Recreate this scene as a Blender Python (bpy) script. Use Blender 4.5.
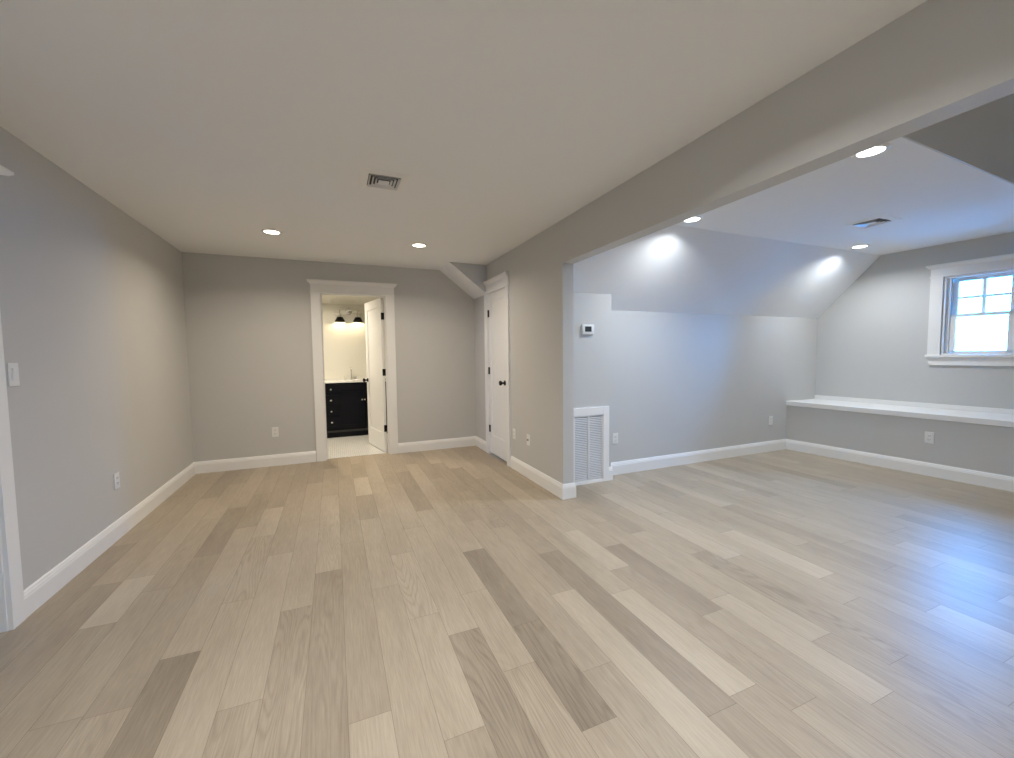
import bpy, bmesh, math, random
from math import sin, cos, pi, tan, radians
from mathutils import Vector, Matrix

for o in list(bpy.data.objects):
    bpy.data.objects.remove(o)
S = bpy.context.scene
C = S.collection

# ------------------------------------------------------------------ camera
cam_d = bpy.data.cameras.new('camera')
cam = bpy.data.objects.new('camera', cam_d)
C.objects.link(cam)
cam_d.sensor_fit = 'HORIZONTAL'
cam_d.sensor_width = 36.0
cam_d.lens = 410.57 * 36.0 / 1014.0
cam_d.clip_start = 0.02
CF = Vector((0.38827566, 0.91968751, -0.05845414))
CR = Vector((0.92094165, -0.38953245, -0.01144321))
CU = CR.cross(CF)
m = Matrix((CR, CU, -CF)).transposed().to_4x4()
m.translation = Vector((0, 0, 1.28654))
cam.matrix_world = m
S.camera = cam

# ------------------------------------------------------------------ sky, exposure
world = bpy.data.worlds.new('overcast_sky')
S.world = world
world.use_nodes = True
wn = world.node_tree.nodes['Background']
wn.inputs[0].default_value = (0.036, 0.34, 1.0, 1)
SKY = 80.0
wn.inputs[1].default_value = SKY
S.view_settings.view_transform = 'Standard'
S.view_settings.look = 'None'
S.view_settings.gamma = 1
S.view_settings.use_curve_mapping = False
S.view_settings.exposure = 0.23
LAMP = 11.0            # watts of one recessed light

# ------------------------------------------------------------------ measured room
H = 2.44
XL = -1.4715                    # left wall face
YF = 5.529                      # far wall face
XP, XQ = 1.847, 1.956           # partition faces
YE = 3.117                      # partition end
HB = 2.073                      # header soffit
YK, KZ = 3.531, 1.737           # knee wall
YS = 2.877                      # slope meets flat ceiling
HA = 2.437
YC, XC = 3.40, 2.575            # boxed chase face and its right side
GX, GT = 6.0891, tan(0.067)     # gable wall
YR = -1.5                       # rear wall
ZT = 3.5
def gx(y, off=0.0): return GX + (YK - y) * GT - off
LZ, LD = 0.638, 0.5923          # ledge

# ------------------------------------------------------------------ materials
def new_mat(name):
    mt = bpy.data.materials.new(name); mt.use_nodes = True
    return mt, mt.node_tree, mt.node_tree.nodes['Principled BSDF']
def mat(name, col, rough=0.5, metal=0.0, bump=0.0, bscale=200.0, spec=0.5, emit=None, es=0.0, coat=0.0, var=0.0):
    mt, nt, b = new_mat(name)
    b.inputs['Base Color'].default_value = (*col, 1)
    b.inputs['Roughness'].default_value = rough
    b.inputs['Metallic'].default_value = metal
    b.inputs['Specular IOR Level'].default_value = spec
    b.inputs['Coat Weight'].default_value = coat
    tc = nt.nodes.new('ShaderNodeTexCoord')
    nz = nt.nodes.new('ShaderNodeTexNoise')
    nz.inputs['Scale'].default_value = bscale; nz.inputs['Detail'].default_value = 3
    nt.links.new(tc.outputs['Object'], nz.inputs['Vector'])
    if bump:
        bp = nt.nodes.new('ShaderNodeBump')
        bp.inputs['Strength'].default_value = bump; bp.inputs['Distance'].default_value = 0.002
        nt.links.new(nz.outputs['Fac'], bp.inputs['Height'])
        nt.links.new(bp.outputs['Normal'], b.inputs['Normal'])
    if var:
        mx = nt.nodes.new('ShaderNodeMix'); mx.data_type = 'RGBA'
        mx.inputs[6].default_value = (*[c * (1 - var) for c in col], 1)
        mx.inputs[7].default_value = (*[min(1, c * (1 + var)) for c in col], 1)
        nt.links.new(nz.outputs['Fac'], mx.inputs[0])
        nt.links.new(mx.outputs[2], b.inputs['Base Color'])
    if emit:
        b.inputs['Emission Color'].default_value = (*emit, 1)
        b.inputs['Emission Strength'].default_value = es
    return mt
M = {}
M['wall'] = mat('greige_wall_paint', (0.59, 0.585, 0.565), 0.6, bump=0.25, bscale=260, var=0.015)
M['ceil'] = mat('flat_ceiling_paint', (0.89, 0.90, 0.90), 0.85, bump=0.2, bscale=220)
M['white'] = mat('white_satin_trim_paint', (0.88, 0.875, 0.855), 0.35, bump=0.05, bscale=80)
M['bath'] = mat('cream_bath_paint', (0.82, 0.80, 0.71), 0.6, bump=0.15, bscale=240)
M['plate'] = mat('white_plastic', (0.82, 0.82, 0.80), 0.35, bump=0.02)
M['slot'] = mat('dark_slot', (0.03, 0.03, 0.03), 0.6, bump=0.02)
M['black'] = mat('matte_black_metal', (0.008, 0.008, 0.009), 0.4, 0.6, bump=0.03)
M['navy'] = mat('dark_navy_cabinet_paint', (0.003, 0.004, 0.008), 0.5, bump=0.03, bscale=90, spec=0.2)
M['toe'] = mat('dark_grey_plinth_paint', (0.03, 0.03, 0.03), 0.5, bump=0.05)
M['chrome'] = mat('polished_chrome', (0.8, 0.8, 0.8), 0.12, 1.0, bump=0.01)
M['quartz'] = mat('white_quartz', (0.86, 0.86, 0.84), 0.2, bump=0.01, var=0.02, bscale=30)
M['screen'] = mat('grey_lcd_glass', (0.05, 0.06, 0.06), 0.2, bump=0.01)
M['duct'] = mat('dark_duct_metal', (0.05, 0.05, 0.05), 0.6, 0.3, bump=0.05)
M['grille'] = mat('white_stamped_steel', (0.75, 0.75, 0.75), 0.4, bump=0.02)
M['filter'] = mat('pale_filter_mesh', (0.25, 0.26, 0.28), 0.8, bump=0.3, bscale=900, var=0.08)
M['shade_in'] = mat('white_enamel', (0.85, 0.82, 0.72), 0.4, bump=0.01)
M['gap'] = mat('board_seam', (0.13, 0.10, 0.07), 0.8, bump=0.1)
M['ground'] = mat('pale_gravel', (0.5, 0.5, 0.48), 0.9, bump=0.3, bscale=20)

WARM = (1.0, 0.88, 0.72); COOL = (0.98, 0.98, 0.98); CRISP = (0.90, 0.95, 1.0)
M['lens_warm'] = mat('warm_lamp_lens', (0.9, 0.9, 0.9), 0.5, emit=WARM, es=9.0)
M['lens_cool'] = mat('neutral_lamp_lens', (0.9, 0.9, 0.9), 0.5, emit=COOL, es=9.0)
M['lens_crisp'] = mat('crisp_lamp_lens', (0.9, 0.9, 0.9), 0.5, emit=CRISP, es=9.0)
M['bulb'] = mat('warm_bulb_glass', (0.9, 0.9, 0.9), 0.5, emit=(1.0, 0.80, 0.50), es=80.0)

# glass
mt, nt, b = new_mat('window_glass')
nt.nodes.remove(b)
g = nt.nodes.new('ShaderNodeBsdfGlossy'); g.inputs['Roughness'].default_value = 0.0
t = nt.nodes.new('ShaderNodeBsdfTransparent'); t.inputs['Color'].default_value = (0.97, 0.98, 0.98, 1)
fr = nt.nodes.new('ShaderNodeFresnel'); fr.inputs['IOR'].default_value = 1.45
mx = nt.nodes.new('ShaderNodeMixShader')
nt.links.new(fr.outputs[0], mx.inputs[0]); nt.links.new(t.outputs[0], mx.inputs[1]); nt.links.new(g.outputs[0], mx.inputs[2])
nt.links.new(mx.outputs[0], nt.nodes['Material Output'].inputs[0])
M['glass'] = mt

# white oak boards: every board has its own tone, grain offset and grain figure, stored on its faces
mt, nt, b = new_mat('white_washed_oak')
N, K = nt.nodes.new, nt.links.new
def math_node(op, a, bb=None):
    n = N('ShaderNodeMath'); n.operation = op
    for i, v in enumerate((a, bb)):
        if v is None: continue
        if isinstance(v, (int, float)): n.inputs[i].default_value = v
        else: K(v, n.inputs[i])
    return n.outputs[0]
tc = N('ShaderNodeTexCoord'); sep = N('ShaderNodeSeparateXYZ'); K(tc.outputs['Object'], sep.inputs[0])
at = {}
for nm in ('tone', 'seed', 'figure'):
    a = N('ShaderNodeAttribute'); a.attribute_name = nm; at[nm] = a.outputs['Fac']
def vec(sx, sy):
    c = N('ShaderNodeCombineXYZ')
    K(math_node('MULTIPLY', sep.outputs[0], sx), c.inputs[0])
    K(math_node('MULTIPLY', sep.outputs[1], sy), c.inputs[1])
    K(math_node('MULTIPLY', at['seed'], 37.0), c.inputs[2])
    return c.outputs[0]
def noise(v, sc, det, rough=0.6):
    n = N('ShaderNodeTexNoise'); n.inputs['Scale'].default_value = sc; n.inputs['Detail'].default_value = det
    n.inputs['Roughness'].default_value = rough; K(v, n.inputs['Vector']); return n.outputs['Fac']
fine = noise(vec(190, 9.0), 1.0, 4)
broad = noise(vec(11, 1.3), 1.0, 3)
soft = noise(vec(3.5, 1.2), 1.0, 2)
# cathedral figure: rings of a stretched field
ring = math_node('SINE', math_node('MULTIPLY', noise(vec(7.0, 0.8), 1.0, 1.5, 0.45), 150.0))
ring = math_node('POWER', math_node('MULTIPLY', math_node('ADD', ring, 1.0), 0.5), 3.0)
ring = math_node('MULTIPLY', ring, at['figure'])
fac = math_node('ADD', at['tone'], math_node('MULTIPLY', math_node('SUBTRACT', fine, 0.5), 0.55))
fac = math_node('ADD', fac, math_node('MULTIPLY', math_node('SUBTRACT', broad, 0.5), 0.28))
fac = math_node('ADD', fac, math_node('MULTIPLY', math_node('SUBTRACT', soft, 0.5), 0.35))
fac = math_node('SUBTRACT', fac, math_node('MULTIPLY', ring, 0.16))
cr = N('ShaderNodeValToRGB'); K(fac, cr.inputs[0])
cr.color_ramp.elements[0].position = 0.0; cr.color_ramp.elements[0].color = (0.205, 0.160, 0.115, 1)
cr.color_ramp.elements[1].position = 1.0; cr.color_ramp.elements[1].color = (0.60, 0.515, 0.395, 1)
e = cr.color_ramp.elements.new(0.5); e.color = (0.40, 0.328, 0.240, 1)
K(cr.outputs[0], b.inputs['Base Color'])
b.inputs['Roughness'].default_value = 0.40
b.inputs['Specular IOR Level'].default_value = 0.45
bp = N('ShaderNodeBump'); bp.inputs['Strength'].default_value = 0.12; bp.inputs['Distance'].default_value = 0.002
K(fine, bp.inputs['Height']); K(bp.outputs['Normal'], b.inputs['Normal'])
M['oak'] = mt

# bath floor: small white rectangular tiles
mt, nt, b = new_mat('white_bath_tile')
N, K = nt.nodes.new, nt.links.new
tc = N('ShaderNodeTexCoord'); br = N('ShaderNodeTexBrick'); K(tc.outputs['Object'], br.inputs['Vector'])
br.offset = 0.5
br.inputs['Color1'].default_value = (0.80, 0.79, 0.75, 1); br.inputs['Color2'].default_value = (0.74, 0.73, 0.69, 1)
br.inputs['Mortar'].default_value = (0.42, 0.42, 0.40, 1); br.inputs['Scale'].default_value = 1.0
br.inputs['Brick Width'].default_value = 0.05; br.inputs['Row Height'].default_value = 0.05
br.inputs['Mortar Size'].default_value = 0.004
K(br.outputs['Color'], b.inputs['Base Color']); b.inputs['Roughness'].default_value = 0.3
M['tile'] = mt

# ------------------------------------------------------------------ helpers
def bm_new(): return bmesh.new()
def box(bm, x0, x1, y0, y1, z0, z1):
    v = [bm.verts.new((x, y, z)) for x in (x0, x1) for y in (y0, y1) for z in (z0, z1)]
    for f in ((0,1,3,2),(4,6,7,5),(0,4,5,1),(2,3,7,6),(0,2,6,4),(1,5,7,3)):
        bm.faces.new([v[i] for i in f])
    return v
def bxs(*a):
    bm = bm_new()
    for q in a: box(bm, *q)
    return bm
def prism(bm, pts, vec3):
    """closed polygon (list of 3D points) swept along a vector"""
    d = Vector(vec3)
    a = [bm.verts.new(p) for p in pts]; b2 = [bm.verts.new(Vector(p) + d) for p in pts]
    bm.faces.new(a); bm.faces.new(list(reversed(b2)))
    n = len(pts)
    for i in range(n):
        bm.faces.new([a[i], a[(i+1) % n], b2[(i+1) % n], b2[i]])
def lathe(bm, prof, seg=24, mtx=None):
    """profile of (r, z) about Z, transformed by mtx"""
    mtx = mtx or Matrix()
    rings = []
    for r, z in prof:
        if r < 1e-6: rings.append([bm.verts.new(mtx @ Vector((0, 0, z)))])
        else: rings.append([bm.verts.new(mtx @ Vector((r*cos(2*pi*i/seg), r*sin(2*pi*i/seg), z))) for i in range(seg)])
    for a, b2 in zip(rings[:-1], rings[1:]):
        for i in range(seg):
            j = (i+1) % seg
            if len(a) == 1 and len(b2) == 1: continue
            if len(a) == 1: bm.faces.new([a[0], b2[i], b2[j]])
            elif len(b2) == 1: bm.faces.new([a[i], a[j], b2[0]])
            else: bm.faces.new([a[i], a[j], b2[j], b2[i]])
def tube(bm, pts, r, seg=10):
    pts = [Vector(p) for p in pts]; rings = []
    ref = None
    for i, p in enumerate(pts):
        d = (pts[min(i+1, len(pts)-1)] - pts[max(i-1, 0)]).normalized()
        if ref is None: ref = d.orthogonal().normalized()
        u = (ref - d * ref.dot(d)).normalized(); ref = u; w = d.cross(u)
        rings.append([bm.verts.new(p + (u*cos(2*pi*k/seg) + w*sin(2*pi*k/seg)) * r) for k in range(seg)])
    for a, b2 in zip(rings[:-1], rings[1:]):
        for k in range(seg): bm.faces.new([a[k], a[(k+1) % seg], b2[(k+1) % seg], b2[k]])
    bm.faces.new(list(reversed(rings[0]))); bm.faces.new(rings[-1])
def obj(name, bm, mt, parent=None, bevel=0.0, smooth=False, kind=None, label=None):
    bmesh.ops.recalc_face_normals(bm, faces=bm.faces)
    if bevel:
        bmesh.ops.bevel(bm, geom=[e for e in bm.edges if e.is_manifold and e.calc_face_angle(0) > 0.5],
                        offset=bevel, segments=2, affect='EDGES', profile=0.5)
    me = bpy.data.meshes.new(name); bm.to_mesh(me); bm.free()
    me.materials.append(M[mt] if isinstance(mt, str) else mt)
    if smooth:
        for p in me.polygons: p.use_smooth = True
        try: me.set_sharp_from_angle(angle=radians(35))
        except Exception: pass
    o = bpy.data.objects.new(name, me); C.objects.link(o)
    if parent: o.parent = parent
    if kind: o['kind'] = kind
    if label: o['label'] = label
    return o
def struct(name, bm, mt, **k):
    return obj(name, bm, mt, kind='structure', **k)
def thing(name, label, cat, loc=(0,0,0), rot=None, group=None, kind=None):
    o = bpy.data.objects.new(name, None); C.objects.link(o)
    o.location = loc; o.empty_display_size = 0.05
    if rot is not None: o.rotation_euler = rot
    if kind: o['kind'] = kind
    else: o['category'] = cat
    if label: o['label'] = label
    if group: o['group'] = group
    return o
def copy_thing(src, loc, rot=None, label=None, mtrep=None):
    r = src.copy(); C.objects.link(r); r.location = loc
    if rot is not None: r.rotation_euler = rot
    if label: r['label'] = label
    def rec(a, b2):
        for ch in list(a.children):
            c = ch.copy(); C.objects.link(c); c.parent = b2
            if mtrep and ch.name.split('.')[0] == mtrep[0]:
                c.data = ch.data.copy(); c.data.materials[0] = M[mtrep[1]]
            rec(ch, c)
    rec(src, r)
    return r

# ================================================================== SETTING
# ---- oak floor
W = 0.1465; X00 = 0.006
joints = {-10: [2.2, 3.6, 4.7], -9: [1.9, 3.0, 4.4], -8: [1.2, 2.54, 3.02, 4.5], -7: [1.9, 2.81, 3.9, 4.9], -6: [1.15, 1.885, 3.175, 4.1],
 -5: [0.9, 2.133, 3.59, 4.437], -4: [1.3, 2.5, 3.355, 3.96, 5.0], -3: [0.8, 1.727, 3.0, 4.33], -2: [1.1, 2.3, 3.52, 4.58],
 -1: [0.7, 2.632, 4.1, 5.1], 0: [1.48, 2.98, 4.7], 1: [0.9, 2.318, 3.37, 3.97, 4.58, 5.2], 2: [1.284, 1.973, 2.68, 4.3],
 3: [0.6, 1.783, 3.05, 4.2], 4: [0.5, 1.482, 2.072, 3.368, 4.6], 5: [1.13, 1.72, 2.527, 4.0, 4.9], 6: [0.4, 1.352, 3.0, 4.2],
 7: [0.7, 1.876, 2.8, 3.7, 4.8], 8: [0.3, 1.0, 2.3, 3.35, 4.5], 9: [1.03, 1.75, 2.85, 4.0], 10: [0.9, 1.948, 2.52, 3.9, 4.8],
 11: [0.2, 1.42, 2.205, 3.5], 12: [0.8, 1.5, 2.55, 2.87], 13: [1.093, 2.3, 3.2], 14: [0.88, 1.9, 2.75], 15: [0.6, 1.765, 3.07],
 16: [1.2, 2.5], 17: [0.7, 1.395, 2.05, 3.0], 18: [1.0, 2.2, 3.1], 19: [0.6, 1.7, 2.75, 3.19], 20: [1.3, 2.4], 21: [0.9, 1.6, 2.85],
 22: [1.2, 1.995, 3.0], 23: [0.6, 1.45, 2.6], 24: [1.566, 2.4, 3.2], 25: [0.8, 1.566, 2.9], 26: [1.203, 2.1], 27: [0.8, 1.7, 2.7],
 28: [1.3, 2.4], 29: [1.0, 2.235], 30: [1.5, 2.235, 3.1], 31: [1.1, 1.9], 32: [0.9, 2.6], 33: [1.7, 3.0], 34: [1.2, 2.3], 35: [1.9], 36: [2.5]}
# tone of the board that ends (far end) at the given joint: {(column, far joint): (tone, figure)}
tones = {(5,2.527): (.02,.1), (5,1.72): (.06,.7), (5,1.13): (.50,.2), (5,4.0): (.62,.1), (4,2.072): (.62,.3), (4,1.482): (.52,1.0),
 (3,1.783): (.22,.9), (3,3.05): (.60,.1), (2,1.973): (.66,.3), (2,1.284): (.55,.4), (2,2.68): (.72,1.0), (1,2.318): (.55,.1), (1,0.9): (.6,0),
 (0,1.48): (.80,0), (0,2.98): (.50,.1), (-1,2.632): (.26,.5), (-1,4.1): (.72,.6), (-2,2.3): (.42,.9), (-2,3.52): (.62,.1), (-5,2.133): (.12,.1),
 (-5,3.59): (.60,0), (-3,1.727): (.55,.6), (-3,3.0): (.68,0), (-4,2.5): (.65,.2), (1,4.58): (.90,.2), (1,5.2): (.45,0), (1,3.97): (.40,0), (1,3.37): (.62,0),
 (0,4.7): (.55,0), (3,4.2): (.58,0), (4,4.6): (.28,.1), (4,3.368): (.60,0), (5,4.9): (.65,0), (6,3.0): (.50,.2), (6,1.352): (.45,.3), (7,1.876): (.70,.1),
 (7,2.8): (.42,.2), (8,2.3): (.16,.1), (8,1.0): (.25,.1), (8,3.35): (.35,.2), (9,2.85): (.52,.3), (9,1.75): (.82,.3), (9,1.03): (.45,.2), (10,2.52): (.88,.2),
 (10,1.948): (.48,.5), (11,2.205): (.18,.1), (11,3.5): (.52,0), (11,1.42): (.5,.2), (12,2.55): (.50,0), (12,2.87): (.50,0), (13,3.2): (.25,.1), (15,3.07): (.90,.1), (15,1.765): (.45,.2),
 (17,2.05): (.92,0), (17,1.395): (.42,.1), (14,.88): (.38,.7), (14,1.9): (.35,1.0), (13,1.093): (.4,.6), (19,3.19): (.15,0), (26,1.203): (.45,.1), (29,2.235): (.45,0), (22,1.995): (.55,0), (25,1.566): (.55,0),
 (-6,3.175): (.45,0), (-6,4.1): (.20,0), (-5,4.437): (.25,0), (-4,3.96): (.70,.3), (-4,3.355): (.62,.9), (-8,3.02): (.92,0), (-8,2.54): (.5,.1), (-7,2.81): (.5,.2), (-4,5.0): (.35,0), (-2,4.58): (.6,0), (-1,5.1): (.5,0)}
rnd = random.Random(7)
def clip_cols(k):
    x = X00 + W * (k + .5)
    y1 = YF if x < 1.9 else YK
    return y1
bm = bm_new()
lt = bm.faces.layers.float.new('tone'); ls = bm.faces.layers.float.new('seed'); lf = bm.faces.layers.float.new('figure')
gapw = 0.0005
for k in range(-19, 43):
    xa, xb = X00 + W*k, X00 + W*(k+1)
    j = joints.get(k) or sorted(rnd.uniform(-1, 5) for _ in range(4))
    ys = [YR - 0.2] + [-0.9 + rnd.random()*0.6] + sorted(j) + [5.62]
    for a, b2 in zip(ys[:-1], ys[1:]):
        tn, fg = tones.get((k, b2), (min(.9, max(.12, rnd.gauss(.50, .15))), rnd.choice((0, 0, .1, .2, .5))))
        segs = [(a, min(b2, 5.62))]
        for s0, s1 in segs:
            if xa > 1.9 and s0 > YK: continue
            if xa > 1.9: s1 = min(s1, YK + 0.05)
            v = [bm.verts.new(p) for p in ((xa+gapw, s0+gapw, 0), (xb-gapw, s0+gapw, 0), (xb-gapw, s1-gapw, 0), (xa+gapw, s1-gapw, 0))]
            f = bm.faces.new(v); f[lt] = tn * 0.62 + 0.19 if k < 13 else tn * 0.42 + 0.29; f[ls] = rnd.random(); f[lf] = fg
floor = struct('floor', bm, 'oak')
struct('floor_base', bxs((-2.9, 6.5, YR-.2, 5.6, -0.12, -0.0015)), 'gap')
struct('floor_bath', bxs((-1.4, 1.7, 5.60, 7.7, -0.12, 0.002)), 'tile')

# ---- left wall with its doorway
T = 0.115; TL = 0.30
LY0, LY1, LZ1 = 1.86, 2.665, 2.06
struct('wall_left', bxs((XL-TL, XL, LY1+.016, YF, 0, H), (XL-TL, XL, YR, LY0-.016, 0, H), (XL-TL, XL, LY0-.016, LY1+.016, LZ1+.016, H)), 'wall')
struct('wall_far', bxs((XL-T, -0.14, YF, YF+T, 0, H), (0.66, XQ, YF, YF+T, 0, H), (-0.14, 0.66, YF, YF+T, 2.08, H)), 'wall')
# sloped bulkhead in the far corner
bm = bm_new()
prism(bm, [(1.364, 5.009, H), (XP, 5.009, H), (XP, 5.009, 2.075)], (0, YF-5.009, 0))
struct('wall_bulkhead', bm, 'wall')
bm = bm_new()
prism(bm, [(1.364-.004, 5.0095, H-.0005), (XP-.001, 5.0095, 2.071), (XP-.001, 5.0095, 2.0745), (1.364, 5.0095, H-.0005)], (0, YF-5.010, 0))
struct('ceiling_bulkhead', bm, 'ceil')
# partition with the closet opening, and the header running on to the rear wall
CY0, CY1, CZ = 4.355, 4.998, 2.075
struct('wall_partition', bxs((XP, XQ, YE, CY0, 0, ZT), (XP, XQ, CY1, YF, 0, ZT), (XP, XQ, CY0, CY1, CZ, ZT)), 'wall')
struct('wall_header', bxs((XP, XQ, YR, YE, HB, ZT)), 'wall')
struct('wall_closet', bxs((2.6, 2.7, 3.6, YF, 0, H), (XQ, 2.7, YF, YF+T, 0, H), (XQ, 2.7, 3.6, YF, H, H+.1)), 'wall')
# main ceiling
struct('ceiling', bxs((XL-T, XP, YR, YF+T, H, H+0.1)), 'ceil')
# alcove
bm = bm_new()
box(bm, XC, 6.3, YK, YK+0.1, 0, KZ+.1)
box(bm, XQ-.02, XC, YC, YK+0.1, 0, 1.95)
struct('wall_knee', bm, 'wall')
bm = bm_new()
sl = (HA-KZ)/(YK-YS)
prism(bm, [(XQ, YS, HA), (XQ, YK, KZ), (XQ, YK+.1, KZ), (XQ, YK+.1, KZ+.1), (XQ, YS+.02, HA+.1), (XQ, YS, HA+.1)], (4.4, 0, 0))
struct('ceiling_slope', bm, 'ceil')
def yrise(x): return 1.16 + 0.0364*x
bm = bm_new()
prism(bm, [(XQ, yrise(XQ)+.010, HA), (6.4, yrise(6.4)+.010, HA), (6.4, YS, HA), (XQ, YS, HA)], (0, 0, 0.1))
struct('ceiling_alcove', bm, 'ceil')
bm = bm_new()
prism(bm, [(XQ, yrise(XQ), HA), (6.4, yrise(6.4), HA), (6.4, yrise(6.4)+.010, HA), (XQ, yrise(XQ)+.010, HA)], (0, -(ZT-HA), ZT-HA))  # ceiling rising toward the camera, tilted so it catches more light
struct('ceiling_rise', bm, 'wall')
struct('ceiling_upper', bxs((XQ, 6.6, YR, 1.6, ZT, ZT+.1)), 'ceil')
# gable wall, angled a little, with the window opening
WY0, WY1, WZ0, WZ1 = 1.744, 2.315, 1.235, 2.078
gm = Matrix.Translation((GX, YK, 0)) @ Matrix.Rotation(math.atan(GT), 4, 'Z')
# in the gable frame: local y runs along the wall (world y ~ YK + y*cos), local x points outdoors
gc = 1/cos(math.atan(GT))
def gy(y): return (y - YK) * gc
def gbox(bm, x0, x1, y0, y1, z0, z1):
    """x measured from the wall face outdoors (+) / into the room (-)"""
    s = bm_new(); box(s, x0, x1, gy(y0), gy(y1), z0, z1); s.transform(gm)
    me = bpy.data.meshes.new('t'); s.to_mesh(me); s.free(); bm.from_mesh(me); bpy.data.meshes.remove(me)
def gbxs(*a):
    bm = bm_new()
    for q in a: gbox(bm, *q)
    return bm
struct('wall_gable', gbxs((0, .15, YR-.4, WY0, 0, ZT), (0, .15, WY1, YK+.15, 0, ZT), (0, .15, WY0, WY1, 0, WZ0), (0, .15, WY0, WY1, WZ1, ZT)), 'wall')
# low boxed ledge along the gable wall
struct('wall_ledge', gbxs((-LD, -0.0005, YR-.2, YK+.06, 0, LZ-.055)), 'wall')
struct('trim_1', gbxs((-LD-.012, -0.0005, YR-.2, YK+.06, LZ-.055, LZ), (-.018, -.0005, YR-.2, YK+.03, LZ, LZ+.052)), 'white', bevel=.003)
# rear wall behind the camera
struct('wall_rear', bxs((XL-T, 6.7, YR-.12, YR, 0, ZT)), 'wall')
# stair hall beyond the left doorway, daylit through its own window
struct('wall_hall', bxs((-2.9, -2.8, -.2, .7, 0, H), (-2.9, -2.8, 1.3, 3.5, 0, H), (-2.9, -2.8, .7, 1.3, 0, .95), (-2.9, -2.8, .7, 1.3, 1.65, H), (-2.9, XL-TL, 3.4, 3.5, 0, H), (-2.9, XL-TL, -.3, -.2, 0, H)), 'wall')
struct('ceiling_hall', bxs((-2.9, XL-TL, -.3, 3.5, H, H+.1)), 'ceil')
# bathroom
struct('wall_bath', bxs((-1.4, 1.7, 7.55, 7.65, 0, 2.5), (-1.4, -1.3, YF+T, 7.65, 0, 2.5), (1.6, 1.7, YF+T, 7.65, 0, 2.5)), 'bath')
bm = bm_new()
prism(bm, [(-1.4, YF+T, 2.44), (-1.4, 6.95, 2.44), (-1.4, 7.56, 2.175), (-1.4, 7.56, 2.55), (-1.4, YF+T, 2.55)], (3.1, 0, 0))
struct('ceiling_bath', bm, 'bath')

# ---- baseboards: tall flat board with a stepped cap
BP = [(0, 0), (.016, 0), (.016, .098), (.0135, .104), (.0135, .112), (.010, .118), (.008, .128), (.004, .134), (0, .134)]
def baseboard(bm, a, b2, n, exta=0, extb=0):
    """from a to b2 on the wall face, n = unit normal into the room; exta/extb lengthen for mitres"""
    a = Vector((*a, 0)); b2 = Vector((*b2, 0)); d = (b2-a).normalized(); n = Vector((*n, 0)).normalized()
    va = [bm.verts.new(a + n*o - d*(exta*o) + Vector((0, 0, z))) for o, z in BP]
    vb = [bm.verts.new(b2 + n*o + d*(extb*o) + Vector((0, 0, z))) for o, z in BP]
    k = len(BP)
    for i in range(k): bm.faces.new([va[i], va[(i+1) % k], vb[(i+1) % k], vb[i]])
    bm.faces.new(va); bm.faces.new(list(reversed(vb)))
bm = bm_new(); baseboard(bm, (XL, 2.755), (XL, YF), (1, 0), 0, -1); baseboard(bm, (XL, YR), (XL, 1.765), (1, 0))
struct('baseboard_left', bm, 'white')
bm = bm_new(); baseboard(bm, (XL, YF), (-.235, YF), (0, -1), -1, 0); baseboard(bm, (.755, YF), (XP, YF), (0, -1), 0, -1)
struct('baseboard_far', bm, 'white')
bm = bm_new(); baseboard(bm, (XP, YF), (XP, 5.070), (-1, 0), -1, 0); baseboard(bm, (XP, 4.265), (XP, YE), (-1, 0), 0, 1)
baseboard(bm, (XP, YE), (XQ, YE), (0, -1), 1, 1); baseboard(bm, (XQ, YE), (XQ, YC), (1, 0), 1, -1)
struct('baseboard_partition', bm, 'white')
bm = bm_new(); baseboard(bm, (2.535, YC), (XC, YC), (0, -1), 0, 1); baseboard(bm, (XC, YC), (XC, YK), (1, 0), 1, -1)
baseboard(bm, (XC, YK), (gx(YK, LD), YK), (0, -1), -1, -1)
struct('baseboard_knee', bm, 'white')
bm = bm_new(); baseboard(bm, (gx(YK, LD*gc), YK), (gx(YR, LD*gc), YR), (-1, -GT), -1, 0)
struct('baseboard_ledge', bm, 'white')

# ---- casings: jamb lining, side casings, header board, bed strip and crown cap
CAP = [(0, 0), (.024, 0), (.024, .010), (.018, .014), (.018, .104), (.026, .110), (.040, .128), (.046, .142), (.046, .155), (0, .155)]
def door_casing(name, org, u, n, w, h, cw, over, jd, capz0=None):
    """org = floor point at opening start, u along wall, n into the room, w/h opening, cw casing width"""
    u = Vector((*u, 0)); n = Vector((*n, 0)); org = Vector((*org, 0)); Z = Vector((0, 0, 1))
    mtx = Matrix((u, n, Z)).transposed().to_4x4(); mtx.translation = org
    bm = bm_new()
    box(bm, -cw, -.006, 0, .019, 0, h); box(bm, w+.006, w+cw, 0, .019, 0, h)
    box(bm, -.0145, 0, -jd, .0005, 0, h+.012); box(bm, w, w+.0145, -jd, .0005, 0, h+.012); box(bm, -.0145, w+.0145, -jd, .0005, h, h+.0145)
    # stop strips
    box(bm, 0, .010, -jd*.62, -jd*.30, 0, h); box(bm, w-.010, w, -jd*.62, -jd*.30, 0, h); box(bm, 0, w, -jd*.62, -jd*.30, h-.010, h)
    # moulded cap with returned ends
    k = len(CAP)
    va = [bm.verts.new((-cw - max(0, o-.018)*over, o, h+.001+z)) for o, z in CAP]
    vb = [bm.verts.new((w+cw + max(0, o-.018)*over, o, h+.001+z)) for o, z in CAP]
    for i in range(k): bm.faces.new([va[i], va[(i+1) % k], vb[(i+1) % k], vb[i]])
    bm.faces.new(va); bm.faces.new(list(reversed(vb)))
    bm.transform(mtx)
    return struct(name, bm, 'white')
door_casing('trim_2', (-0.115, YF), (1, 0), (0, -1), 0.757, 2.063, .112, 1.3, T)         # bathroom
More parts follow.
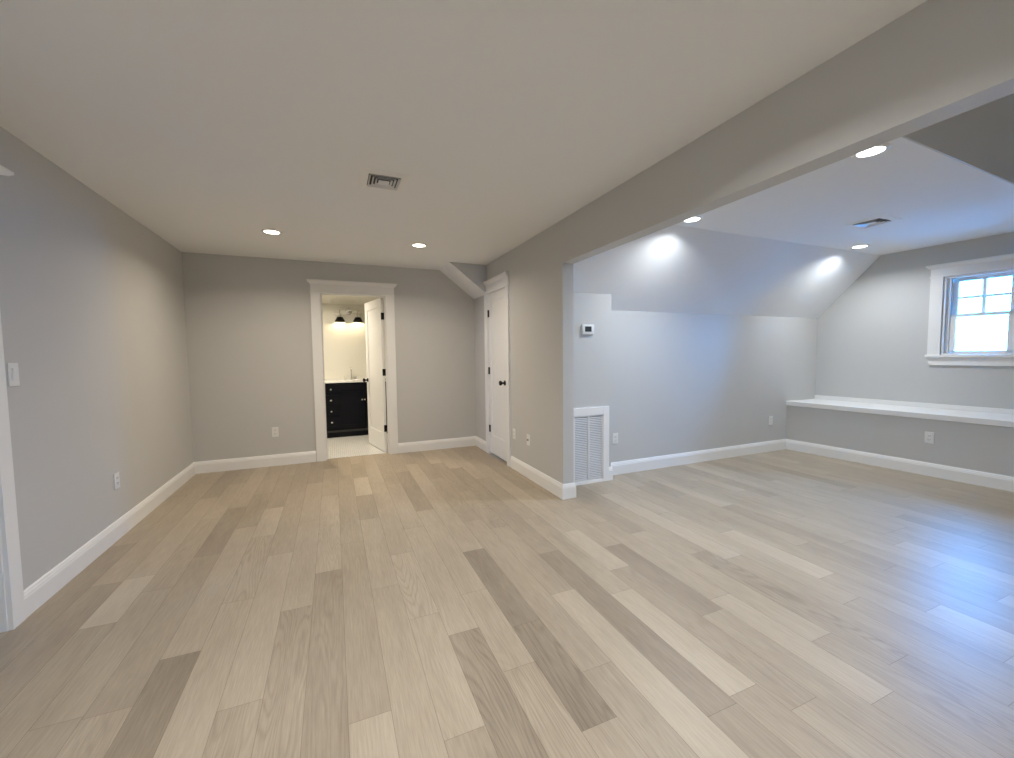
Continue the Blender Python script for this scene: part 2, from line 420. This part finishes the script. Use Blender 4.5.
door_casing('trim_3', (XP, CY0+.015), (0, 1), (-1, 0), 0.613, CZ-.012, .088, 1.0, .108)   # closet
door_casing('trim_4', (XL, LY0), (0, 1), (1, 0), LY1-LY0, LZ1, .090, 4.2, TL)           # left doorway

# ---- doors
def panel_leaf(bm, w, h, t, st, top, bot):
    """one-panel shaker leaf in local x 0..w, y 0..t, z 0..h; recessed flat panel both sides"""
    box(bm, 0, st, 0, t, 0, h); box(bm, w-st, w, 0, t, 0, h)
    box(bm, st, w-st, 0, t, 0, bot); box(bm, st, w-st, 0, t, h-top, h)
    box(bm, st, w-st, .009, t-.009, bot, h-top)
    e = .006
    # small bevel strips round the panel
    for y0, y1, ys in ((.004, .009, 1), (t-.009, t-.004, -1)):
        box(bm, st, st+e, y0, y1, bot, h-top); box(bm, w-st-e, w-st, y0, y1, bot, h-top)
        box(bm, st, w-st, y0, y1, bot, bot+e); box(bm, st, w-st, y0, y1, h-top-e, h-top)
def knob_bm(out):
    bm = bm_new(); s = 1 if out > 0 else -1
    mt2 = Matrix.Rotation(-s*pi/2, 4, 'X')
    lathe(bm, [(0, 0), (.030, 0), (.030, .006), (.012, .010), (.011, .034), (.018, .040), (.027, .050), (.029, .060), (.024, .070), (.010, .074), (0, .074)], 20, mt2)
    return bm
def hinge(parent, z, x, y):
    bm = bm_new(); lathe(bm, [(0, 0), (.0075, 0), (.0075, .09), (0, .09)], 12, Matrix.Translation((x, y, z)))
    box(bm, x-.010, x+.026, y+.003, y+.008, z, z+.09)
    obj('hinge', bm, 'black', parent, label='black steel hinge')
# closet door (closed): local x along wall from hinge (far) to latch (near); room side is local y=0
cd = thing('door_1', 'closed narrow white shaker closet door with black hinges and knob', 'door', (XP+.008, 4.976, 0.022), (0, 0, -pi/2), kind='structure')
# rotating -90 deg: local x -> world -y, local y -> world +x
bm = bm_new(); panel_leaf(bm, .599, 2.045, .035, .095, .105, .235)
obj('door_leaf', bm, 'white', cd, bevel=.0015)
for z in (.27, 1.02, 1.75): hinge(cd, z, -.002, -.006)
k = knob_bm(-1); k.transform(Matrix.Translation((.520, 0, .935))); obj('door_knob', k, 'black', cd, smooth=True, label='round black door knob')
# bathroom door: hinged at the right jamb, swung into the bathroom
hx, hy = .628, YF+T+.005
fx, fy = .479, 6.372
ang = math.atan2(fy-hy, fx-hx)
bd = thing('door_2', 'white shaker bathroom door standing open into the bathroom', 'door', (hx, hy, .010), (0, 0, ang), kind='structure')
bm = bm_new(); panel_leaf(bm, .735, 2.045, .035, .105, .115, .25)
obj('door_leaf', bm, 'white', bd, bevel=.0015)
for z in (.27, 1.02, 1.76):
    bm = bm_new(); lathe(bm, [(0, 0), (.0085, 0), (.0085, .09), (0, .09)], 12, Matrix.Translation((-.006, -.004, z)))
    box(bm, -.004, -.0005, .000, .034, z, z+.09)
    box(bm, -.004, .030, -.0035, -.0005, z, z+.09)
    obj('hinge', bm, 'black', bd, label='black steel hinge')
for s, yy in ((-1, 0), (1, .035)):
    k = knob_bm(s); k.transform(Matrix.Translation((.675, yy, .935))); obj('door_knob', k, 'black', bd, smooth=True, label='round black door knob')

# ---- gable window
wd = thing('window_1', 'white double-hung window with four lites over one, bright daylight outside', 'window', (0, 0, 0), kind='structure')
J0, J1 = WY0, WY1
bm = gbxs((-.001, .135, J0, J0+.018, WZ0, WZ1), (-.001, .135, J1-.018, J1, WZ0, WZ1), (-.001, .135, J0, J1, WZ1-.018, WZ1), (-.001, .15, J0, J1, WZ0-.0, WZ0+.012),
          (.030, .042, J1-.046, J1-.018, WZ0, WZ1), (.030, .042, J0+.018, J0+.062, WZ0, WZ1), (.072, .080, J1-.046, J1-.018, WZ0, WZ1), (.072, .080, J0+.018, J0+.062, WZ0, WZ1))
obj('window_frame', bm, 'white', wd)
a0, a1 = J0+.052, J1-.036
ZM = 1.655
# lower sash (inner), upper sash (outer) with muntins
def sash(name, x0, x1, z0, z1, st, botr, topr, mun):
    q = [(x0, x1, a0, a0+st, z0, z1), (x0, x1, a1-st, a1, z0, z1), (x0, x1, a0, a1, z0, z0+botr), (x0, x1, a0, a1, z1-topr, z1)]
    if mun:
        mid = (a0+a1)/2; zz = (z0+botr+z1-topr)/2
        q += [(x0+.006, x1-.006, mid-.014, mid+.014, z0+botr, z1-topr), (x0+.006, x1-.006, a0+st, a1-st, zz-.013, zz+.013)]
    s = obj(name, gbxs(*q), 'white', wd)
    obj('window_pane', gbxs(((x0+x1)/2-.0015, (x0+x1)/2+.0015, a0+st-.003, a1-st+.003, z0+botr-.003, z1-topr+.003)), 'glass', s)
sash('sash', .042, .071, WZ0+.012, ZM+.018, .058, .030, .032, False)
sash('sash', .081, .110, ZM-.016, WZ1-.018, .058, .034, .040, True)
# interior casing, header with crown, stool and apron
bm = gbxs((-.019, 0, J1+.004, J1+.105, WZ0-.001, WZ1+.004), (-.019, 0, J0-.105, J0-.004, WZ0-.001, WZ1+.004))
sub = bm_new()
y0, y1 = gy(J0-.105), gy(J1+.105)
va = [sub.verts.new((-o, y0 - max(0, o-.018)*1.3, WZ1+.004+z*.90)) for o, z in CAP]; vb = [sub.verts.new((-o, y1 + max(0, o-.018)*1.3, WZ1+.004+z*.90)) for o, z in CAP]
for i in range(len(CAP)): sub.faces.new([va[i], va[(i+1) % len(CAP)], vb[(i+1) % len(CAP)], vb[i]])
sub.faces.new(va); sub.faces.new(list(reversed(vb)))
sub.transform(gm); me = bpy.data.meshes.new('t'); sub.to_mesh(me); sub.free(); bm.from_mesh(me); bpy.data.meshes.remove(me)
obj('window_casing', bm, 'white', wd)
bm = gbxs((-.045, .02, J0-.115, J1+.115, WZ0-.028, WZ0-.001))
obj('window_stool', bm, 'white', wd, bevel=.004)
sub = bm_new(); ya, yb = gy(J0-.105), gy(J1+.105)
prism(sub, [(-.019, ya, WZ0-.028), (-.019, yb, WZ0-.028), (-.019, yb-.018, WZ0-.115), (-.019, ya+.018, WZ0-.115)], (.019, 0, 0)); sub.transform(gm)
obj('window_apron', sub, 'white', wd)
# hall window: plain frames with glass
def plain_window(name, lab, x0, x1, y0, y1, z0, z1, axis):
    w = thing(name, lab, 'window', kind='structure'); r = .05
    if axis == 'y':
        m0, m1 = y0+.03, y1-.03; c = (x0+x1)/2
        q = [(x0, x0+r, m0, m1, z0, z1), (x1-r, x1, m0, m1, z0, z1), (x0, x1, m0, m1, z0, z0+r), (x0, x1, m0, m1, z1-r, z1), (c-.03, c+.03, m0, m1, z0, z1), (x0, x1, m0, m1, (z0+z1)/2-.02, (z0+z1)/2+.02)]
        p = (x0, x1, (m0+m1)/2-.002, (m0+m1)/2+.002, z0, z1)
    else:
        m0, m1 = x0+.02, x1-.02
        q = [(m0, m1, y0, y0+r, z0, z1), (m0, m1, y1-r, y1, z0, z1), (m0, m1, y0, y1, z0, z0+r), (m0, m1, y0, y1, z1-r, z1), (m0, m1, y0, y1, (z0+z1)/2-.02, (z0+z1)/2+.02)]
        p = ((m0+m1)/2-.002, (m0+m1)/2+.002, y0, y1, z0, z1)
    obj('window_frame', bxs(*q), 'white', w); obj('window_pane', bxs(p), 'glass', w)
plain_window('window_2', 'white window of the stair hall', -2.9, -2.8, .7, 1.3, .95, 1.65, 'x')
# portals only tell the renderer where the sky comes in
def portal(name, loc, d, sx, sy):
    l = bpy.data.lights.new(name, 'AREA'); l.shape = 'RECTANGLE'; l.size = sx; l.size_y = sy; l.cycles.is_portal = True
    o = bpy.data.objects.new(name, l); C.objects.link(o); o.location = loc
    o.rotation_euler = Vector(d).to_track_quat('-Z', 'Y').to_euler()
portal('sky_portal_gable', (gx(2.02)+.17, 2.02, 1.66), (-1, 0, 0), .6, .9)
portal('sky_portal_hall', (-2.95, 1.0, 1.3), (1, 0, 0), .7, .65)

# ================================================================== THINGS
# ---- recessed lights
def recessed(loc, tint, watts, label):
    t = thing('recessed_light', label, 'ceiling light', loc, group='recessed ceiling lights')
    bm = bm_new(); lathe(bm, [(.062, -.001), (.064, -.006), (.078, -.006), (.084, -.003), (.086, 0), (.062, 0)], 40)
    obj('trim_ring', bm, 'white', t, smooth=True)
    bm = bm_new(); lathe(bm, [(0, -.004), (.0615, -.0035), (.0615, -.0005), (0, -.0005)], 40)
    obj('lens', bm, 'lens_' + tint, t, label='glowing round lens')
    l = bpy.data.lights.new('lamp_glow', 'AREA'); l.shape = 'DISK'; l.size = .115; l.energy = watts
    l.color = {'warm': WARM, 'cool': COOL, 'crisp': CRISP}[tint]; l.spread = radians(150)
    o = bpy.data.objects.new('lamp_glow', l); C.objects.link(o); o.parent = t; o.location = (0, 0, -.0045)
    return t
zc = H - .0002
recessed((-.479, 4.37, zc), 'warm', LAMP, 'lit recessed light left of the ceiling vent, above the far wall')
recessed((.863, 4.36, zc), 'warm', LAMP, 'lit recessed light near the sloped bulkhead, right of the ceiling vent')
recessed((-.479, 1.05, zc), 'cool', LAMP, 'recessed light over the near left part of the main room')
recessed((.90, 1.05, zc), 'cool', LAMP, 'recessed light over the near middle of the main room')
recessed((-.479, -.75, zc), 'cool', LAMP, 'added recessed light, unseen behind the camera, left')  # added out of view for neutral light from the rear
recessed((.90, -.75, zc), 'cool', LAMP, 'added recessed light, unseen behind the camera, right')  # second added lamp, unseen, brightens the near part of the room
za = HA - .0002
recessed((2.895, 1.425, za), 'crisp', LAMP*1.2, 'lit recessed light of the alcove seen beside the header, nearest the ceiling step')
recessed((2.886, 2.70, za), 'crisp', LAMP*1.25, 'lit recessed light of the alcove seen beside the header, next to the ceiling slope')
recessed((5.386, 2.717, za), 'crisp', LAMP*1.1, 'lit recessed light of the alcove close to the gable wall')
recessed((-.3, 6.45, H-.0005), 'warm', LAMP*1.7, 'recessed light inside the bathroom')

# ---- ceiling diffusers: louvred square register, 0.3 m
def diffuser(loc, label, rz=0.0):
    t = thing('ceiling_vent', label, 'air vent', loc, (0, 0, rz), group='square ceiling air vents')
    R = .149
    bm = bm_new()
    def ring(a, b2, z0, z1, bb=None):
        # square ring from half-size a at z0 to half-size b2 at z1, as a thin sloped strip
        for sx, sy in ((1,0),(0,1),(-1,0),(0,-1)):
            px, py = -sy, sx
            for dz in (0,):
                q = [Vector((sx*a + px*a, sy*a + py*a, z0)), Vector((sx*a - px*a, sy*a - py*a, z0)), Vector((sx*b2 - px*b2, sy*b2 - py*b2, z1)), Vector((sx*b2 + px*b2, sy*b2 + py*b2, z1))]
                top = [v + Vector((0, 0, .0022)) for v in q]
                vv = [bm.verts.new(v) for v in q + top]
                for f in ((0,1,2,3),(7,6,5,4),(0,4,5,1),(1,5,6,2),(2,6,7,3),(3,7,4,0)): bm.faces.new([vv[i] for i in f])
    ring(.100, R, -.008, -.0025)
    bm2 = bm
    obj('vent_frame', bm2, 'white', t)
    for i, (a, b2) in enumerate(((.096, .085), (.074, .063), (.053, .042))):
        bm = bm_new(); ring(a, b2, -.014, -.0050)
        obj('louver', bm, 'grille', t)
    obj('vent_core', bxs((-.034, .034, -.034, .034, -.014, -.010)), 'grille', t, bevel=.002)
    obj('vent_throat', bxs((-.099, .099, -.099, .099, -.0022, -.0004)), 'duct', t)
    return t
v0 = diffuser((.345, 2.867, H), 'square white ceiling vent in the main room ceiling')
copy_thing(v0, (4.480, 2.175, HA), label='square white ceiling vent in the alcove ceiling beside the recessed light')

# ---- outlets
def outlet(loc, rot, label, kind='duplex'):
    t = thing('wall_outlet', label, 'outlet', loc, rot, group='white wall outlets' if kind == 'duplex' else None)
    # local: x across, y out of wall (towards -y), z up
    obj('cover_plate', bxs((-.035, .035, -.006, -.0004, -.0575, .0575)), 'plate', t, bevel=.002)
    if kind == 'duplex':
        for s in (1, -1):
            r = obj('receptacle', bxs((-.0165, .0165, -.0085, -.006, s*.0195-.0145, s*.0195+.0145)), 'plate', t, bevel=.002)
            obj('slots', bxs((-.009, -.0065, -.0092, -.0083, s*.0195-.002, s*.0195+.008), (.0065, .009, -.0092, -.0083, s*.0195-.002, s*.0195+.008), (-.002, .002, -.0092, -.0083, s*.0195-.010, s*.0195-.006)), 'slot', r)
    elif kind == 'cable':
        bm = bm_new(); lathe(bm, [(0, 0), (.009, 0), (.009, .004), (.005, .004), (.005, .012), (0, .012)], 14, Matrix.Translation((0, -.006, 0)) @ Matrix.Rotation(pi/2, 4, 'X'))
        obj('cable_jack', bm, 'slot', t)
    return t
o0 = outlet((-.663, YF, .405), (0, 0, 0), 'white duplex outlet on the far wall, left of the bathroom door')
copy_thing(o0, (XL, 3.79, .412), (0, 0, pi/2), label='white duplex outlet on the left wall')
copy_thing(o0, (XP, 4.176, .401), (0, 0, -pi/2), label='white outlet on the partition wall right beside the closet door casing')
copy_thing(o0, (2.729, YK, .388), (0, 0, 0), label='white duplex outlet on the alcove wall beside the return air grille')
copy_thing(o0, (5.185, YK, .401), (0, 0, 0), label='white duplex outlet on the alcove wall near its far corner')
copy_thing(o0, (gx(2.149, LD*gc), 2.149, .394), (0, 0, -pi/2+math.atan(GT)), label='white duplex outlet on the low ledge front under the window')
cj = outlet((XP, 3.815, .401), (0, 0, -pi/2), 'white cable jack plate with one dark connector on the partition wall', 'cable')
cj.name = 'cable_jack_plate'; cj['category'] = 'wall plate'

# ---- light switch
ls_ = thing('light_switch', 'white rocker light switch on the left wall beside the doorway casing', 'switch', (XL, 2.838, 1.217), (0, 0, pi/2))
obj('cover_plate', bxs((-.035, .035, -.006, -.0004, -.0575, .0575)), 'plate', ls_, bevel=.002)
bm = bm_new(); prism(bm, [(-.0165, -.006, .033), (-.0165, -.012, .033), (-.0165, -.0075, -.033), (-.0165, -.006, -.033)], (.033, 0, 0))
obj('rocker', bm, 'plate', ls_)

# ---- thermostat
th = thing('thermostat', 'small white wall thermostat with a grey screen above the return grille', 'thermostat', (2.288, YC, 1.525))
obj('housing', bxs((-.068, .068, -.026, -.0004, -.048, .048)), 'plate', th, bevel=.008, smooth=True)
obj('screen', bxs((-.040, .034, -.0275, -.0255, -.022, .028)), 'screen', th, label='grey display window')
obj('button', bxs((.048, .058, -.0280, -.0255, .006, .016)), 'plate', th); obj('button', bxs((.048, .058, -.0280, -.0255, -.016, -.006)), 'plate', th)

# ---- return air grille
rg = thing('return_air_grille', 'tall white two-panel return air grille at the floor of the alcove', 'air vent', (2.30, YC, 0))
gx0, gx1 = -.172, .170
obj('frame', bxs((-.24, gx0, -.020, -.0004, .0005, .760), (gx1, .240, -.020, -.0004, .0005, .760), (gx0, gx1, -.020, -.0004, .682, .760), (gx0, gx1, -.020, -.0004, .0005, .030)), 'white', rg, bevel=.0015)
obj('inner_rim', bxs((gx0, gx0+.012, -.014, -.0006, .030, .682), (gx1-.012, gx1, -.014, -.0006, .030, .682), (gx0, gx1, -.014, -.0006, .670, .682), (gx0, gx1, -.014, -.0006, .030, .044)), 'grille', rg)
obj('center_bar', bxs((-.010, .008, -.015, -.0006, .044, .670)), 'grille', rg)
obj('filter', bxs((gx0+.010, gx1-.010, -.0030, -.0005, .040, .674)), 'filter', rg)
for x0, x1 in ((gx0+.012, -.010), (.008, gx1-.012)):
    bm = bm_new(); n = 36
    for i in range(n):
        z = .048 + i*(.620/n)
        prism(bm, [(x0, -.0035, z+.010), (x0, -.0125, z), (x0, -.0125, z+.0012), (x0, -.0035, z+.0112)], (x1-x0, 0, 0))
    obj('louver_panel', bm, 'grille', rg)

# ---- pale ground outside, a storey below
struct('ground', bxs((-40, 60, -40, 60, -3.2, -3.0)), 'ground')

# ---- bathroom vanity
VX0, VX1, VY0, VY1 = -.250, .845, 7.02, 7.548
VC = (VX0+VX1)/2
van = thing('bathroom_vanity', 'dark navy bathroom vanity with white top and small chrome knobs', 'vanity', (0, 0, 0.002))
def vb(name, q, mt_, parent, bev=0, **k): return obj(name, bxs(*q), mt_, parent, bevel=bev, **k)
vb('body', [(VX0, VX1, VY0+.021, VY1, .112, .872)], 'navy', van)
vb('toe_kick', [(VX0, VX1, VY0+.03, VY0+.05, 0, .112), (VX0, VX0+.02, VY0+.03, VY1, 0, .112), (VX1-.02, VX1, VY0+.03, VY1, 0, .112)], 'navy', van)
vb('base_rail', [(VX0-.002, VX1+.002, VY0+.004, VY0+.030, .085, .115)], 'toe', van)
top = vb('countertop', [(VX0-.012, VX1+.012, VY0-.012, VY1, .872, .893)], 'quartz', van, .002)
vb('backsplash', [(VX0-.012, VX1+.012, VY1-.018, VY1, .893, .903)], 'quartz', top)
def front(x0, x1, z0, z1, name, knobs):
    bm = bxs((x0, x1, VY0+.004, VY0+.020, z0, z1))
    if z1-z0 > .12:
        r = .032
        for q in ((x0, x0+r, VY0, VY0+.004, z0, z1), (x1-r, x1, VY0, VY0+.004, z0, z1), (x0+r, x1-r, VY0, VY0+.004, z0, z0+r), (x0+r, x1-r, VY0, VY0+.004, z1-r, z1)): box(bm, *q)
    d = obj(name, bm, 'navy', van)
    for kx, kz in knobs:
        kb = bm_new(); lathe(kb, [(0, 0), (.0055, 0), (.0055, .012), (.013, .016), (.0145, .022), (.010, .027), (0, .028)], 16, Matrix.Translation((kx, VY0, kz)) @ Matrix.Rotation(pi/2, 4, 'X'))
        obj('knob', kb, 'chrome', d, smooth=True)
dz = [(.690, .850), (.515, .682), (.340, .507), (.165, .332)]
for z0, z1 in dz: front(-.165, .065, z0-.012 if z0 < .2 else z0, z1, 'drawer', [(-.050, (z0+z1)/2)])
front(.075, VX1-.29, .735, .850, 'false_front', [])
mid = .431
front(.075, mid-.003, .165, .727, 'door', [(mid-.020, .590)])
front(mid+.003, .762-.01, .165, .727, 'door', [(mid+.020, .590)])
# basin and faucet
bm = bm_new()
N_ = 28; pr = [(1.0, .894), (.985, .8985), (.94, .8955), (.9, .8943), (0.0, .8940)]
rings = []
for s, z in pr:
    if s == 0: rings.append([bm.verts.new((.271+.0, 7.27, z))])
    else: rings.append([bm.verts.new((.271+.215*s*cos(2*pi*i/N_), 7.27+.16*s*sin(2*pi*i/N_), z)) for i in range(N_)])
for a, b2 in zip(rings[:-1], rings[1:]):
    for i in range(N_):
        j = (i+1) % N_
        bm.faces.new([a[i], a[j], b2[0]] if len(b2) == 1 else [a[i], a[j], b2[j], b2[i]])
obj('basin', bm, 'quartz', top, smooth=True)
fc = thing('bathroom_faucet', 'chrome widespread faucet standing on the white vanity top', 'faucet', (.274, 7.46, .8955))
bm = bm_new(); lathe(bm, [(0, 0), (.026, 0), (.026, .008), (.015, .014), (.013, .10), (0, .10)], 18)
tube(bm, [(0, 0, .09), (0, 0, .16), (0, -.008, .190), (0, -.030, .208), (0, -.060, .205), (0, -.085, .185), (0, -.092, .165)], .0105, 12)
obj('spout', bm, 'chrome', fc, smooth=True)
for s in (-1, 1):
    bm = bm_new(); lathe(bm, [(0, 0), (.024, 0), (.024, .008), (.013, .014), (.012, .050), (.016, .058), (0, .062)], 16, Matrix.Translation((s*.095, 0, 0)))
    tube(bm, [(s*.095, 0, .055), (s*.095 + s*.022, -.01, .064)], .006, 8)
    obj('handle', bm, 'chrome', fc, smooth=True)

# ---- vanity light: chrome bar, two black cone shades
vl = thing('vanity_light', 'two-shade chrome and black light fixture above the vanity', 'wall light', (.268, 7.55, 2.062))
bm = bm_new()
lathe(bm, [(0, .0005), (.062, .0005), (.062, .014), (.045, .026), (.020, .034), (0, .034)], 28, Matrix.Rotation(pi/2, 4, 'X'))
obj('backplate', bm, 'chrome', vl, smooth=True)
bm = bm_new(); tube(bm, [(0, -.03, 0), (0, -.085, 0)], .010); tube(bm, [(-.185, -.085, .010), (.185, -.085, .010)], .0075); tube(bm, [(-.225, -.085, -.050), (.225, -.085, -.050)], .0060); tube(bm, [(0, -.085, .01), (0, -.085, -.05)], .009)
obj('bar', bm, 'chrome', vl, smooth=True)
for s in (-1, 1):
    cx_ = s*.142 
    bm = bm_new(); tube(bm, [(cx_, -.085, .010), (cx_, -.085, -.075)], .008); lathe(bm, [(0, -.070), (.024, -.070), (.024, -.108), (0, -.108)], 20, Matrix.Translation((cx_, -.085, 0)))
    obj('lamp_arm', bm, 'chrome', vl, smooth=True)
    bm = bm_new(); tr = Matrix.Translation((cx_, -.085, 0))
    lathe(bm, [(.020, -.108), (.042, -.109), (.047, -.113), (.066, -.150), (.084, -.186), (.081, -.186), (.063, -.151), (.045, -.116), (.040, -.112), (.020, -.111), (.020, -.108)], 32, tr)
    sh = obj('lamp_shade', bm, 'black', vl, smooth=True, label='matte black flared shade')
    bm = bm_new(); lathe(bm, [(0, -.115), (.018, -.120), (.030, -.145), (.030, -.158), (.020, -.172), (0, -.178)], 20, tr)
    obj('bulb', bm, 'bulb', sh, smooth=True)
